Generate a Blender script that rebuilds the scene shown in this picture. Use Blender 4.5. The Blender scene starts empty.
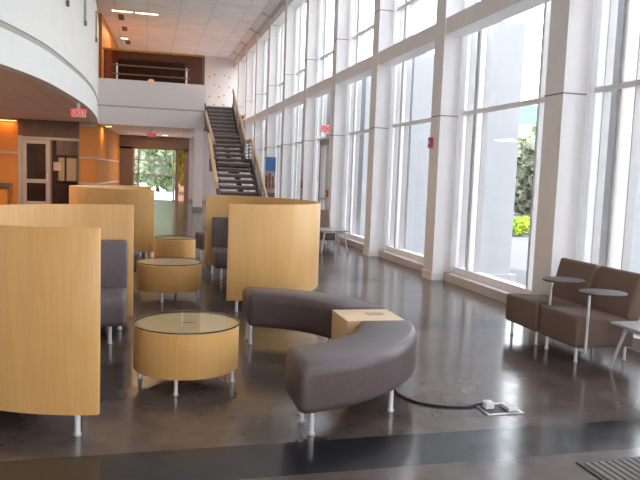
import bpy, bmesh, math, random
from mathutils import Vector, Matrix
random.seed(7)
R = math.radians
PI = math.pi
sc = bpy.context.scene
C = sc.collection

# ------------------------------------------------------------------ camera
cam_d = bpy.data.cameras.new('camera')
cam_d.sensor_width = 36.0
cam_d.lens = 670.0 / 640.0 * 36.0
cam_d.clip_end = 500
cam_d.clip_start = 0.05
cam = bpy.data.objects.new('camera', cam_d)
C.objects.link(cam)
ax = Vector((0.96717411, -0.25143445, 0.03680984))       # picture right
dn = Vector((0.01171759, -0.10057378, -0.9948606))       # picture down
fw = Vector((0.25384433, 0.96263474, -0.09432615))       # view direction
m = Matrix.Identity(4)
for i in range(3):
    m[i][0] = ax[i]
    m[i][1] = -dn[i]
    m[i][2] = -fw[i]
m[2][3] = 1.6
cam.matrix_world = m
sc.camera = cam

# ------------------------------------------------------------------ world, sun, exposure
sc.view_settings.view_transform = 'Standard'
sc.view_settings.look = 'None'
sc.view_settings.gamma = 1.0
sc.view_settings.use_curve_mapping = False
sc.view_settings.exposure = 0.35
W = bpy.data.worlds.new('sky')
sc.world = W
W.use_nodes = True
wn = W.node_tree.nodes
bgn = wn['Background']
tc = wn.new('ShaderNodeTexCoord')
sep = wn.new('ShaderNodeSeparateXYZ')
rmp = wn.new('ShaderNodeValToRGB')
rmp.color_ramp.elements[0].position = 0.0
rmp.color_ramp.elements[0].color = (1.0, 0.99, 0.98, 1)
rmp.color_ramp.elements[1].position = 0.7
rmp.color_ramp.elements[1].color = (0.78, 0.88, 1.0, 1)
W.node_tree.links.new(tc.outputs['Generated'], sep.inputs[0])
W.node_tree.links.new(sep.outputs['Z'], rmp.inputs[0])
W.node_tree.links.new(rmp.outputs[0], bgn.inputs['Color'])
bgn.inputs['Strength'].default_value = 4.6
sl = bpy.data.lights.new('sun', 'SUN')
sl.energy = 5.0
sl.angle = R(2)
sl.color = (1.0, 0.95, 0.86)
sun = bpy.data.objects.new('sun', sl)
C.objects.link(sun)
sun.rotation_euler = Vector((0.25, -0.5, -1.0)).to_track_quat('-Z', 'Y').to_euler()

# ------------------------------------------------------------------ materials
def nm(name):
    M = bpy.data.materials.new(name)
    M.use_nodes = True
    return M, M.node_tree.nodes, M.node_tree.links, M.node_tree.nodes['Principled BSDF']

def mat(name, col, rough=0.6, metal=0.0, var=0.06, scale=6.0, bump=0.0, spec=0.5, stretch=(1, 1, 1)):
    M, n, l, b = nm(name)
    t = n.new('ShaderNodeTexCoord')
    mp = n.new('ShaderNodeMapping')
    mp.inputs['Scale'].default_value = stretch
    nz = n.new('ShaderNodeTexNoise')
    nz.inputs['Scale'].default_value = scale
    nz.inputs['Detail'].default_value = 4
    r = n.new('ShaderNodeValToRGB')
    r.color_ramp.elements[0].position = 0.3
    r.color_ramp.elements[1].position = 0.7
    r.color_ramp.elements[0].color = [c * (1 - var) for c in col] + [1]
    r.color_ramp.elements[1].color = [min(1, c * (1 + var)) for c in col] + [1]
    l.new(t.outputs['Object'], mp.inputs[0])
    l.new(mp.outputs[0], nz.inputs['Vector'])
    l.new(nz.outputs['Fac'], r.inputs[0])
    l.new(r.outputs[0], b.inputs['Base Color'])
    b.inputs['Roughness'].default_value = rough
    b.inputs['Metallic'].default_value = metal
    b.inputs['Specular IOR Level'].default_value = spec
    if bump:
        bp = n.new('ShaderNodeBump')
        bp.inputs['Strength'].default_value = bump
        bp.inputs['Distance'].default_value = 0.01
        l.new(nz.outputs['Fac'], bp.inputs['Height'])
        l.new(bp.outputs[0], b.inputs['Normal'])
    return M

def wood(name, c1, c2, rough=0.35, seam=0.0):
    M, n, l, b = nm(name)
    t = n.new('ShaderNodeTexCoord')
    mp = n.new('ShaderNodeMapping')
    mp.inputs['Scale'].default_value = (14, 14, 0.9)
    nz = n.new('ShaderNodeTexNoise')
    nz.inputs['Scale'].default_value = 3.0
    nz.inputs['Detail'].default_value = 6
    nz.inputs['Distortion'].default_value = 0.6
    mp2 = n.new('ShaderNodeMapping')
    mp2.inputs['Scale'].default_value = (2.2, 2.2, 0.3)
    nz2 = n.new('ShaderNodeTexNoise')
    nz2.inputs['Scale'].default_value = 1.5
    mx = n.new('ShaderNodeMath'); mx.operation = 'ADD'
    ml = n.new('ShaderNodeMath'); ml.operation = 'MULTIPLY'; ml.inputs[1].default_value = 0.5
    r = n.new('ShaderNodeValToRGB')
    r.color_ramp.elements[0].position = 0.36
    r.color_ramp.elements[1].position = 0.66
    r.color_ramp.elements[0].color = list(c1) + [1]
    r.color_ramp.elements[1].color = list(c2) + [1]
    l.new(t.outputs['Object'], mp.inputs[0]); l.new(mp.outputs[0], nz.inputs['Vector'])
    l.new(t.outputs['Object'], mp2.inputs[0]); l.new(mp2.outputs[0], nz2.inputs['Vector'])
    l.new(nz.outputs['Fac'], mx.inputs[0]); l.new(nz2.outputs['Fac'], mx.inputs[1])
    l.new(mx.outputs[0], ml.inputs[0]); l.new(ml.outputs[0], r.inputs[0])
    l.new(r.outputs[0], b.inputs['Base Color'])
    b.inputs['Roughness'].default_value = rough
    return M

def emis(name, col, strength):
    M, n, l, b = nm(name)
    b.inputs['Base Color'].default_value = (*col, 1)
    b.inputs['Emission Color'].default_value = (*col, 1)
    b.inputs['Emission Strength'].default_value = strength
    return M

def glassmat(name, tint, refl=0.05):
    M, n, l, b = nm(name)
    n.remove(b)
    tr = n.new('ShaderNodeBsdfTransparent'); tr.inputs[0].default_value = (*tint, 1)
    gl = n.new('ShaderNodeBsdfGlossy'); gl.inputs['Roughness'].default_value = 0.02
    mx = n.new('ShaderNodeMixShader')
    fr = n.new('ShaderNodeLayerWeight'); fr.inputs['Blend'].default_value = 0.5
    pw = n.new('ShaderNodeMath'); pw.operation = 'POWER'; pw.inputs[1].default_value = 4.0
    mm = n.new('ShaderNodeMath'); mm.operation = 'MULTIPLY_ADD'; mm.inputs[1].default_value = refl; mm.inputs[2].default_value = 0.02
    l.new(fr.outputs['Facing'], pw.inputs[0]); l.new(pw.outputs[0], mm.inputs[0]); l.new(mm.outputs[0], mx.inputs[0])
    l.new(tr.outputs[0], mx.inputs[1]); l.new(gl.outputs[0], mx.inputs[2])
    l.new(mx.outputs[0], n['Material Output'].inputs[0])
    return M

def floor_material():
    M, n, l, b = nm('polished_concrete')
    t = n.new('ShaderNodeTexCoord')
    nz = n.new('ShaderNodeTexNoise'); nz.inputs['Scale'].default_value = 1.6; nz.inputs['Detail'].default_value = 4
    nz.inputs['Roughness'].default_value = 0.62
    r = n.new('ShaderNodeValToRGB')
    e = r.color_ramp.elements
    e[0].position = 0.36; e[0].color = (0.068, 0.050, 0.043, 1)
    e[1].position = 0.64; e[1].color = (0.132, 0.100, 0.087, 1)
    l.new(t.outputs['Object'], nz.inputs['Vector']); l.new(nz.outputs['Fac'], r.inputs[0])
    sx = n.new('ShaderNodeSeparateXYZ'); l.new(t.outputs['Object'], sx.inputs[0])
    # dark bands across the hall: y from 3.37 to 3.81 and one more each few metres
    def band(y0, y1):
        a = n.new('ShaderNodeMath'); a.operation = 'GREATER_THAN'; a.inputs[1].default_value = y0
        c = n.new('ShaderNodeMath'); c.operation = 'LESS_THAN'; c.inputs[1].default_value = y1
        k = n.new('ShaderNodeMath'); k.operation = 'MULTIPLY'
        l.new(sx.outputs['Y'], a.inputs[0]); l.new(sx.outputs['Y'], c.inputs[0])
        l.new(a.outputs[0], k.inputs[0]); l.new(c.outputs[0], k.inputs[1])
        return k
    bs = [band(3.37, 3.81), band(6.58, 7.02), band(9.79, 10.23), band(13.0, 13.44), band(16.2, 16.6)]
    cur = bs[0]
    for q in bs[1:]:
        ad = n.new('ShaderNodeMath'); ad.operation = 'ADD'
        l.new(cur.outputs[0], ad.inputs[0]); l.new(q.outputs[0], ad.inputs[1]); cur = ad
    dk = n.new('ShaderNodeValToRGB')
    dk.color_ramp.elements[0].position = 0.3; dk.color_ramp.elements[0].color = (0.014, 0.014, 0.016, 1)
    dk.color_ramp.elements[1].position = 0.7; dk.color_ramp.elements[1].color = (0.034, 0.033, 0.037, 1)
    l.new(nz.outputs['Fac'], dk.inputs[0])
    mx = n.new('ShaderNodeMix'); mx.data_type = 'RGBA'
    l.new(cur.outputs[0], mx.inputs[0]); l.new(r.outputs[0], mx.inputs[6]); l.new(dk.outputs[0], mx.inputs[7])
    l.new(mx.outputs[2], b.inputs['Base Color'])
    n2 = n.new('ShaderNodeTexNoise'); n2.inputs['Scale'].default_value = 7; n2.inputs['Detail'].default_value = 1
    l.new(t.outputs['Object'], n2.inputs['Vector'])
    mr = n.new('ShaderNodeMapRange'); mr.inputs[3].default_value = 0.09; mr.inputs[4].default_value = 0.24
    l.new(n2.outputs['Fac'], mr.inputs[0]); l.new(mr.outputs[0], b.inputs['Roughness'])
    n3 = n.new('ShaderNodeTexNoise'); n3.inputs['Scale'].default_value = 5.0; n3.inputs['Detail'].default_value = 2
    l.new(t.outputs['Object'], n3.inputs['Vector'])
    bp = n.new('ShaderNodeBump'); bp.inputs['Strength'].default_value = 0.06; bp.inputs['Distance'].default_value = 0.002
    l.new(n3.outputs['Fac'], bp.inputs['Height']); l.new(bp.outputs[0], b.inputs['Normal'])
    b.inputs['Specular IOR Level'].default_value = 0.55
    return M

def tile_material(name, base, line, sx_, sy_, w=0.03):
    M, n, l, b = nm(name)
    t = n.new('ShaderNodeTexCoord')
    sp = n.new('ShaderNodeSeparateXYZ'); l.new(t.outputs['Object'], sp.inputs[0])
    def grid(o, s):
        d = n.new('ShaderNodeMath'); d.operation = 'DIVIDE'; d.inputs[1].default_value = s
        f = n.new('ShaderNodeMath'); f.operation = 'FRACT'
        c = n.new('ShaderNodeMath'); c.operation = 'LESS_THAN'; c.inputs[1].default_value = w / s
        l.new(sp.outputs[o], d.inputs[0]); l.new(d.outputs[0], f.inputs[0]); l.new(f.outputs[0], c.inputs[0])
        return c
    a, c = grid('X', sx_), grid('Y', sy_)
    mxm = n.new('ShaderNodeMath'); mxm.operation = 'MAXIMUM'
    l.new(a.outputs[0], mxm.inputs[0]); l.new(c.outputs[0], mxm.inputs[1])
    nz = n.new('ShaderNodeTexNoise'); nz.inputs['Scale'].default_value = 1.2
    l.new(t.outputs['Object'], nz.inputs['Vector'])
    r = n.new('ShaderNodeValToRGB')
    r.color_ramp.elements[0].position = 0.3; r.color_ramp.elements[1].position = 0.7
    r.color_ramp.elements[0].color = [q * 0.93 for q in base] + [1]
    r.color_ramp.elements[1].color = [q * 1.05 for q in base] + [1]
    l.new(nz.outputs['Fac'], r.inputs[0])
    mx = n.new('ShaderNodeMix'); mx.data_type = 'RGBA'
    l.new(mxm.outputs[0], mx.inputs[0]); l.new(r.outputs[0], mx.inputs[6]); mx.inputs[7].default_value = (*line, 1)
    l.new(mx.outputs[2], b.inputs['Base Color'])
    b.inputs['Roughness'].default_value = 0.8
    return M

M_floor = floor_material()
M_ceil = tile_material('ceiling_tile', (0.90, 0.84, 0.80), (0.77, 0.70, 0.66), 1.2, 1.2, 0.05)
M_soffit = tile_material('soffit_tile', (0.86, 0.66, 0.55), (0.70, 0.52, 0.43), 0.6, 1.2, 0.03)
M_white = mat('white_paint', (0.82, 0.82, 0.82), 0.55, var=0.02, scale=2)
M_warmwhite = mat('warm_white_paint', (0.76, 0.70, 0.69), 0.6, var=0.02, scale=2)
def bright_panel():  # white frame panels made translucent, so backlight imitates their glare
    M, n, l, b = nm('brightened_white_panel')
    b.inputs['Base Color'].default_value = (.80, .82, .83, 1); b.inputs['Roughness'].default_value = .4
    tl = n.new('ShaderNodeBsdfTranslucent'); tl.inputs[0].default_value = (.98, .97, .97, 1)
    mx = n.new('ShaderNodeMixShader'); mx.inputs[0].default_value = .72
    l.new(b.outputs[0], mx.inputs[1]); l.new(tl.outputs[0], mx.inputs[2]); l.new(mx.outputs[0], n['Material Output'].inputs[0])
    return M
M_bright_panel = bright_panel()
M_frame = mat('window_frame_paint', (0.88, 0.86, 0.87), 0.45, var=0.02)
M_curb = mat('curb_paint', (0.60, 0.54, 0.53), 0.6, var=0.05)
M_groove = mat('reveal_grey', (0.42, 0.40, 0.38), 0.6, var=0.03)
M_gasket = mat('gasket_grey', (0.60, 0.58, 0.58), 0.5)
M_seam = mat('seam_grey', (0.22, 0.22, 0.23), 0.6)
M_lilac = mat('grey_lilac_wall_paint', (0.40, 0.35, 0.36), 0.65, var=0.03)
M_orange = mat('orange_wall_panel', (0.60, 0.225, 0.045), 0.5, var=0.06, scale=1.5)
M_orange2 = mat('amber_wood_panel', (0.54, 0.21, 0.05), 0.85, var=0.10, scale=3, spec=0.15, stretch=(1, 1, .2))
M_strip = mat('panel_reveal_strip', (0.48, 0.38, 0.33), 0.5)
M_brown = mat('dark_brown_panel', (0.15, 0.085, 0.065), 0.5, var=0.15, scale=3)
M_doorframe = mat('brown_metal_frame', (0.20, 0.12, 0.085), 0.45)
M_alu = mat('grey_aluminium_frame', (0.42, 0.37, 0.36), 0.4, metal=0.2)
M_maple = wood('maple_veneer', (0.70, 0.385, 0.125), (0.80, 0.475, 0.18), 0.38)
M_maple_top = wood('maple_top', (0.78, 0.54, 0.30), (0.86, 0.62, 0.36), 0.3)
M_rail = wood('pale_wood_rail', (0.60, 0.40, 0.24), (0.70, 0.48, 0.30), 0.4)
M_leather = mat('taupe_leather', (0.105, 0.076, 0.078), 0.42, var=0.08, scale=30, bump=0.05)
M_leather2 = mat('grey_brown_leather', (0.15, 0.118, 0.130), 0.5, var=0.08, scale=30, bump=0.05)
M_fabric = mat('brown_fabric', (0.20, 0.138, 0.110), 0.9, var=0.15, scale=120, bump=0.3, spec=0.2)
M_chrome = mat('satin_chrome', (0.88, 0.88, 0.90), 0.35, metal=0.55, var=0.02)
M_silver = mat('silver_painted_steel', (0.66, 0.66, 0.68), 0.4, metal=0.3, var=0.02)
M_rubber = mat('black_rubber', (0.02, 0.02, 0.02), 0.7)
M_tablet = mat('dark_grey_laminate', (0.07, 0.058, 0.054), 0.5, var=0.05)
M_greytop = mat('grey_laminate', (0.45, 0.44, 0.45), 0.25, var=0.04)
M_cable = mat('black_cable', (0.015, 0.015, 0.018), 0.5)
M_steel = mat('stainless_plate', (0.62, 0.62, 0.62), 0.3, metal=0.8)
M_darksteel = mat('stair_steel', (0.10, 0.078, 0.070), 0.5, var=0.1)
M_tread = mat('stair_tread', (0.12, 0.090, 0.082), 0.6, var=0.1)
M_nosing = mat('tread_nosing', (0.30, 0.25, 0.235), 0.5)
M_glass = glassmat('window_glass', (0.985, 0.99, 0.99), 0.12)
M_bronze = glassmat('bronze_glass', (0.42, 0.30, 0.25), 0.5)
M_doorglass = glassmat('smoked_door_glass', (0.55, 0.5, 0.48), 0.5)
M_red = mat('red_plastic', (0.52, 0.10, 0.12), 0.4)
M_redsign = emis('exit_letters', (0.9, 0.05, 0.06), 0.45)
M_signwhite = mat('sign_white', (0.80, 0.68, 0.64), 0.4)
M_lamp = emis('warm_tube', (1.0, 0.72, 0.38), 6.0)
M_lamp2 = emis('warm_downlight', (1.0, 0.50, 0.15), 5.0)
M_spot = emis('warm_bulb', (1.0, 0.74, 0.40), 4.0)
M_vent = mat('dark_vent', (0.16, 0.08, 0.05), 0.6)
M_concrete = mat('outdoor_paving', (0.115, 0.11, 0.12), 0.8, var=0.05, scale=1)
M_conc_light = mat('sunlit_paving', (0.80, 0.79, 0.77), 0.8, var=0.04, scale=1)  # pale copy of the outdoor paving, sun brightness put into the colour
M_grass = mat('grass', (0.20, 0.30, 0.07), 0.9, var=0.3, scale=3)
M_leaf = mat('leaf_green', (0.24, 0.32, 0.17), 0.7, var=0.4, scale=2)
M_leaf2 = mat('leaf_yellow_green', (0.42, 0.55, 0.05), 0.7, var=0.3, scale=2)
M_leafdark = mat('leaf_dark', (0.22, 0.24, 0.17), 0.7, var=0.4, scale=2)
M_bark = mat('bark', (0.12, 0.09, 0.07), 0.9)
M_pillar = mat('outdoor_pillar_paint', (0.385, 0.385, 0.40), 0.7, var=0.02)
M_teal = mat('teal_roof', (0.20, 0.42, 0.45), 0.6)
M_mat = mat('entrance_mat_fibre', (0.22, 0.195, 0.185), 0.95, var=0.2, scale=80)
M_matbar = mat('mat_rail', (0.07, 0.06, 0.06), 0.6)
M_blue = mat('poster_blue', (0.06, 0.15, 0.42), 0.5, var=0.2, scale=4)
M_poster1 = mat('poster_brown', (0.28, 0.13, 0.10), 0.5, var=0.4, scale=9)
M_poster2 = mat('poster_dark', (0.12, 0.09, 0.085), 0.5, var=0.3, scale=9)
M_pale = mat('poster_pale', (0.36, 0.30, 0.28), 0.5)
M_paper = mat('paper_notice', (0.55, 0.40, 0.33), 0.7)
M_bluecounter = mat('blue_grey_counter', (0.07, 0.07, 0.10), 0.35)
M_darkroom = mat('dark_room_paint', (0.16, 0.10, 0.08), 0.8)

# ------------------------------------------------------------------ mesh helpers
def nb():
    return bmesh.new()

def obj(name, bm, mtl, parent=None, smooth=False):
    bmesh.ops.recalc_face_normals(bm, faces=bm.faces[:])
    me = bpy.data.meshes.new(name)
    bm.to_mesh(me); bm.free()
    mm = mtl if isinstance(mtl, (list, tuple)) else [mtl]
    for q in mm: me.materials.append(q)
    if smooth:
        for p in me.polygons: p.use_smooth = True
        try: me.set_sharp_from_angle(angle=R(40))
        except Exception: pass
    o = bpy.data.objects.new(name, me)
    C.objects.link(o)
    if parent: o.parent = parent
    return o

def tag(o, label, cat, group=None, kind=None):
    if label: o['label'] = label
    if cat: o['category'] = cat
    if group: o['group'] = group
    if kind: o['kind'] = kind
    return o

def struct(name, bm, mtl, parent=None, smooth=False, label=None):
    o = obj(name, bm, mtl, parent, smooth)
    if not parent: o['kind'] = 'structure'
    if label: o['label'] = label
    return o

def thing(name, label, cat, loc=(0, 0, 0), rz=0, group=None, kind=None):
    o = bpy.data.objects.new(name, None)
    C.objects.link(o)
    o.location = loc; o.rotation_euler = (0, 0, rz)
    return tag(o, label, cat, group, kind)

def box(bm, x0, y0, z0, x1, y1, z1, mi=0, bev=0.0):
    t = bmesh.new() if bev else bm
    v = [t.verts.new(p) for p in ((x0, y0, z0), (x1, y0, z0), (x1, y1, z0), (x0, y1, z0), (x0, y0, z1), (x1, y0, z1), (x1, y1, z1), (x0, y1, z1))]
    fs = [t.faces.new([v[i] for i in q]) for q in ((3, 2, 1, 0), (4, 5, 6, 7), (0, 1, 5, 4), (1, 2, 6, 5), (2, 3, 7, 6), (3, 0, 4, 7))]
    for f in fs: f.material_index = mi
    if bev:
        bmesh.ops.bevel(t, geom=t.edges[:], offset=bev, segments=3, profile=0.6, affect='EDGES')
        for f in t.faces: f.material_index = mi
        merge(bm, t)
    return bm

def merge(bm, t, mtx=None):
    if mtx is not None: bmesh.ops.transform(t, matrix=mtx, verts=t.verts[:])
    me = bpy.data.meshes.new('tmp'); t.to_mesh(me); t.free()
    bm.from_mesh(me); bpy.data.meshes.remove(me)

def cyl(bm, p0, p1, r, n=16, r2=None, mi=0):
    p0, p1 = Vector(p0), Vector(p1)
    d = p1 - p0
    q = d.to_track_quat('Z', 'Y').to_matrix()
    r2 = r if r2 is None else r2
    a = [bm.verts.new(p0 + q @ Vector((r * math.cos(2 * PI * i / n), r * math.sin(2 * PI * i / n), 0))) for i in range(n)]
    b = [bm.verts.new(p1 + q @ Vector((r2 * math.cos(2 * PI * i / n), r2 * math.sin(2 * PI * i / n), 0))) for i in range(n)]
    fs = [bm.faces.new((a[i], a[(i + 1) % n], b[(i + 1) % n], b[i])) for i in range(n)]
    fs.append(bm.faces.new(a[::-1])); fs.append(bm.faces.new(b))
    for f in fs: f.material_index = mi
    return bm

def tube(bm, pts, r, n=8):
    pts = [Vector(p) for p in pts]
    rings = []
    for i, p in enumerate(pts):
        d = (pts[min(i + 1, len(pts) - 1)] - pts[max(i - 1, 0)]).normalized()
        u = d.cross(Vector((0, 0, 1)))
        if u.length < 1e-3: u = Vector((1, 0, 0))
        u.normalize(); w = d.cross(u)
        rings.append([bm.verts.new(p + r * (math.cos(2 * PI * k / n) * u + math.sin(2 * PI * k / n) * w)) for k in range(n)])
    for a, b in zip(rings, rings[1:]):
        for k in range(n): bm.faces.new((a[k], a[(k + 1) % n], b[(k + 1) % n], b[k]))
    bm.faces.new(rings[0][::-1]); bm.faces.new(rings[-1])
    return bm

def catmull(P, per=8):
    P = [Vector(p) for p in P]
    Q = [2 * P[0] - P[1]] + P + [2 * P[-1] - P[-2]]
    out = []
    for i in range(1, len(Q) - 2):
        for k in range(per):
            t = k / per
            a, b, c, d = Q[i - 1], Q[i], Q[i + 1], Q[i + 2]
            out.append(0.5 * ((2 * b) + (c - a) * t + (2 * a - 5 * b + 4 * c - d) * t * t + (3 * b - a - 3 * c + d) * t ** 3))
    out.append(P[-1])
    return out

def prism(bm, poly, z0, z1, mi=0):
    a = [bm.verts.new((x, y, z0)) for x, y in poly]
    b = [bm.verts.new((x, y, z1)) for x, y in poly]
    n = len(poly)
    fs = [bm.faces.new((a[i], a[(i + 1) % n], b[(i + 1) % n], b[i])) for i in range(n)]
    fs.append(bm.faces.new(a[::-1])); fs.append(bm.faces.new(b))
    for f in fs: f.material_index = mi
    return bm

def arc_solid(bm, r0, r1, a0, a1, z0, z1, cr, n=40, cs=4, puff=0.0, f0=None, f1=None):
    """rounded-section solid swept round the local z axis (angles in radians)"""
    def section(ins):
        A, B, Z0, Z1 = r0 + ins, r1 - ins, z0 + ins, z1 - ins
        c = max(cr - ins, 0.002)
        pts = []
        for (cx_, cz_, s) in ((B - c, Z0 + c, -PI / 2), (B - c, Z1 - c, 0), (A + c, Z1 - c, PI / 2), (A + c, Z0 + c, PI)):
            for k in range(cs + 1):
                t = s + (PI / 2) * k / cs
                pts.append((cx_ + c * math.cos(t), cz_ + c * math.sin(t)))
        if puff:
            pts = [(r, z + (puff * (1 - ((r - (A + B) / 2) / ((B - A) / 2)) ** 2) if z > (Z0 + Z1) / 2 else 0)) for r, z in pts]
        return pts
    rm = (r0 + r1) / 2
    prof = []
    for k in range(cs + 1):
        t = (PI / 2) * k / cs
        prof.append((cr * (1 - math.sin(t)) / rm, cr * (1 - math.cos(t))))       # (angle offset, inset)
    prof = prof[::-1]      # start flush with the end face
    st = [(a0 + o, i) for o, i in sorted(((cr * (1 - math.cos(PI / 2 * k / cs)) / rm, cr * (1 - math.sin(PI / 2 * k / cs))) for k in range(cs + 1)))]
    en = [(a1 - (a - a0), i) for a, i in st][::-1]
    mid = [(st[-1][0] + (en[0][0] - st[-1][0]) * k / n, 0.0) for k in range(1, n)]
    rings = []
    for a, i in st + mid + en:
        ring = []
        for r, z in section(min(i, cr * 0.98)):
            k = (a - a0) / (a1 - a0)
            aa = a + (f0(r) - a0) * (1 - k) * (1 if f0 else 0) if f0 else a
            if f1: aa += (f1(r) - a1) * k
            ring.append(bm.verts.new((r * math.cos(aa), r * math.sin(aa), z)))
        rings.append(ring)
    m_ = len(rings[0])
    for p, q in zip(rings, rings[1:]):
        for k in range(m_): bm.faces.new((p[k], p[(k + 1) % m_], q[(k + 1) % m_], q[k]))
    bm.faces.new(rings[0][::-1]); bm.faces.new(rings[-1])
    return bm

def lathe(bm, prof, n=48):
    rings = [[bm.verts.new((r * math.cos(2 * PI * k / n), r * math.sin(2 * PI * k / n), z)) for k in range(n)] for r, z in prof]
    for a, b in zip(rings, rings[1:]):
        for k in range(n): bm.faces.new((a[k], a[(k + 1) % n], b[(k + 1) % n], b[k]))
    bm.faces.new(rings[0][::-1]); bm.faces.new(rings[-1])
    return bm

def leg_bm(x, y, h, r=0.017):
    b = nb(); cyl(b, (x, y, 0.012), (x, y, h), r, 16)
    return b
def foot_bm(x, y, r=0.024):
    b = nb(); cyl(b, (x, y, 0.0), (x, y, 0.014), r, 16)
    return b
def add_leg(parent, x, y, h, r=0.017, foot=True):
    o = obj('leg', leg_bm(x, y, h, r), M_chrome, parent, True)
    if foot: obj('foot_pad', foot_bm(x, y, r * 1.35), M_silver, o, True)
    return o

# ================================================================== SETTING
YN, YF = -5.0, 36.5         # room ends
XL, XG = -9.0, 4.85         # left wall, glass plane
struct('floor', box(nb(), XL, YN, -0.2, 4.72, YF + 0.2, 0.0), M_floor)
b = nb(); box(b, XL, YN, 7.7, 4.2, YF + 0.2, 7.9); struct('ceiling', b, M_ceil)

# mezzanine edge in plan
edge = catmull([(-8.9, 6.2, 0), (-6.2, 6.6, 0), (-4.5, 8.0, 0), (-3.3, 10.2, 0), (-2.55, 12.6, 0), (-2.05, 14.8, 0), (-1.8, 17.3, 0),
                (-1.64, 20.0, 0), (-1.60, 22.6, 0), (-1.66, 25.2, 0), (-1.80, 28.0, 0)], 8)
def offset(path, d):
    out = []
    for i, p in enumerate(path):
        t = (path[min(i + 1, len(path) - 1)] - path[max(i - 1, 0)]).normalized()
        out.append(p + Vector((-t.y, t.x, 0)) * d)
    return out
def ribbon(bm, path, d0, d1, z0, z1):
    A, B = offset(path, d0), offset(path, d1)
    prism(bm, [(p.x, p.y) for p in A] + [(p.x, p.y) for p in B[::-1]], z0, z1)
    return bm
b = nb(); ribbon(b, edge, 0.0, 0.25, 4.10, 7.0)
struct('wall_balcony_curved', b, M_white, smooth=True, label='tall white curved balcony wall above the lobby')
b = nb(); ribbon(b, edge, 0.0, 0.25, 3.35, 3.98)
struct('trim_balcony_fascia', b, M_white, smooth=True)
b = nb(); ribbon(b, edge, 0.03, 0.22, 3.98, 4.10)
struct('trim_balcony_reveal', b, M_groove, smooth=True)
inner = offset(edge, 0.2)
b = nb(); prism(b, [(p.x, p.y) for p in inner] + [(-1.8, 28.0), (-8.95, 28.0)], 3.37, 3.95)
struct('ceiling_under_balcony', b, M_soffit)
# grey guard posts fixed to the curved wall
for (px, py, zb, zt, lab) in ((-1.825, 17.05, 5.33, 6.99, 'short grey steel guard post end high on the curved white wall, leftmost in the photo'),
                              (-1.655, 19.75, 5.45, 6.99, 'grey steel guard post on the curved white wall, middle of the row'),
                              (-1.62, 23.4, 5.68, 6.65, 'thin grey steel guard post on the curved white wall, farthest of the row')):
    t = thing('guard_post', lab, 'post', (px + .015, py, zb), group='grey guard posts on the curved balcony wall')
    obj('bar', box(nb(), 0, -.04, .05, .05, .04, zt - zb), M_groove, t)
    obj('end_cap', box(nb(), 0, -.05, 0, .065, .05, .12), M_seam, t)

# bridge
b = nb(); box(b, -1.8, 28.0, 4.10, 2.33, 28.25, 5.12); struct('wall_bridge_parapet', b, M_warmwhite)
b = nb(); box(b, -1.8, 28.0, 3.35, 2.33, 28.25, 4.04); struct('trim_bridge_fascia', b, M_warmwhite)
b = nb(); box(b, -1.8, 28.03, 4.04, 2.31, 28.25, 4.10); struct('trim_bridge_reveal', b, M_groove)
b = nb(); box(b, -1.8, 28.25, 3.37, 2.33, YF, 4.05); struct('ceiling_under_bridge', b, M_soffit)
b = nb(); box(b, 2.33, 25.7, 3.78, 3.2, YF, 4.05); struct('floor_stair_landing', b, M_darksteel)
b = nb(); box(b, 1.93, 28.02, 0.0, 2.30, 28.32, 3.35); 
c_ = struct('column', b, M_warmwhite, label='square white column under the bridge beside the stairs')
struct('column_base', box(nb(), 1.915, 28.005, 0, 2.315, 28.335, 0.16), M_seam, c_)

# end wall (beyond the bridge), with door opening x -0.9..2.15, z 0..2.8
b = nb()
box(b, XL, YF, 0, -1.25, YF + .2, 7.7); box(b, -1.25, YF, 2.8, 2.25, YF + .2, 7.7); box(b, 2.25, YF, 0, 5.1, YF + .2, 7.7)
struct('wall_back', b, M_warmwhite)
struct('wall_back_lower', box(nb(), 2.25, YF - .03, 0, 4.7, YF, 3.7), M_lilac)
struct('trim_door_header', box(nb(), -1.3, YF - .06, 2.78, 2.25, YF, 3.36), M_doorframe)
struct('baseboard_back', box(nb(), 2.25, YF - .05, 0, 4.7, YF - .03, 0.14), M_seam)

# wall west of the bridge passage, running back; both storeys
def slab_wall(name, p0, p1, z0, z1, th, mtl):
    p0, p1 = Vector((*p0, 0)), Vector((*p1, 0))
    d = (p1 - p0).normalized(); nrm = Vector((-d.y, d.x, 0)) * th
    b = nb(); prism(b, [(p0.x, p0.y), (p1.x, p1.y), ((p1 + nrm).x, (p1 + nrm).y), ((p0 + nrm).x, (p0 + nrm).y)], z0, z1)
    return struct(name, b, mtl)
slab_wall('wall_passage', (-1.85, 28.05), (-1.28, YF), 0, 3.37, 0.12, M_orange2)
slab_wall('wall_upper_orange', (-1.72, 28.6), (-1.32, YF), 4.05, 7.7, 0.12, M_orange)
b = nb(); box(b, -1.98, 26.2, 5.0, -1.86, 28.4, 7.68); struct('wall_upper_amber', b, M_orange2)
for i, z in enumerate((0.95, 1.95)):
    slab_wall('trim_passage_%d' % (i + 1), (-1.835, 28.04), (-1.262, YF - .1), z, z + .06, 0.03, M_strip)

# left lobby wall, facing the camera at Y = 28 under the balcony
b = nb()
box(b, -2.50, 28.0, 0, -1.86, 28.12, 3.37)
box(b, XL, 28.0, 0, -4.72, 28.12, 3.37)
struct('wall_lobby_orange', b, M_orange)
b = nb()
for z in (0.95, 1.95): box(b, -2.50, 27.97, z, -1.86, 28.0, z + .07)
for z in (2.02,): box(b, XL, 27.97, z, -4.72, 28.0, z + .1)
box(b, -2.5, 27.97, 3.2, -1.86, 28.0, 3.34)
struct('trim_lobby_strips', b, M_strip)
b = nb(); box(b, -4.72, 28.0, 2.75, -2.5, 28.12, 3.37); struct('wall_lobby_header', b, M_brown)
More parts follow.
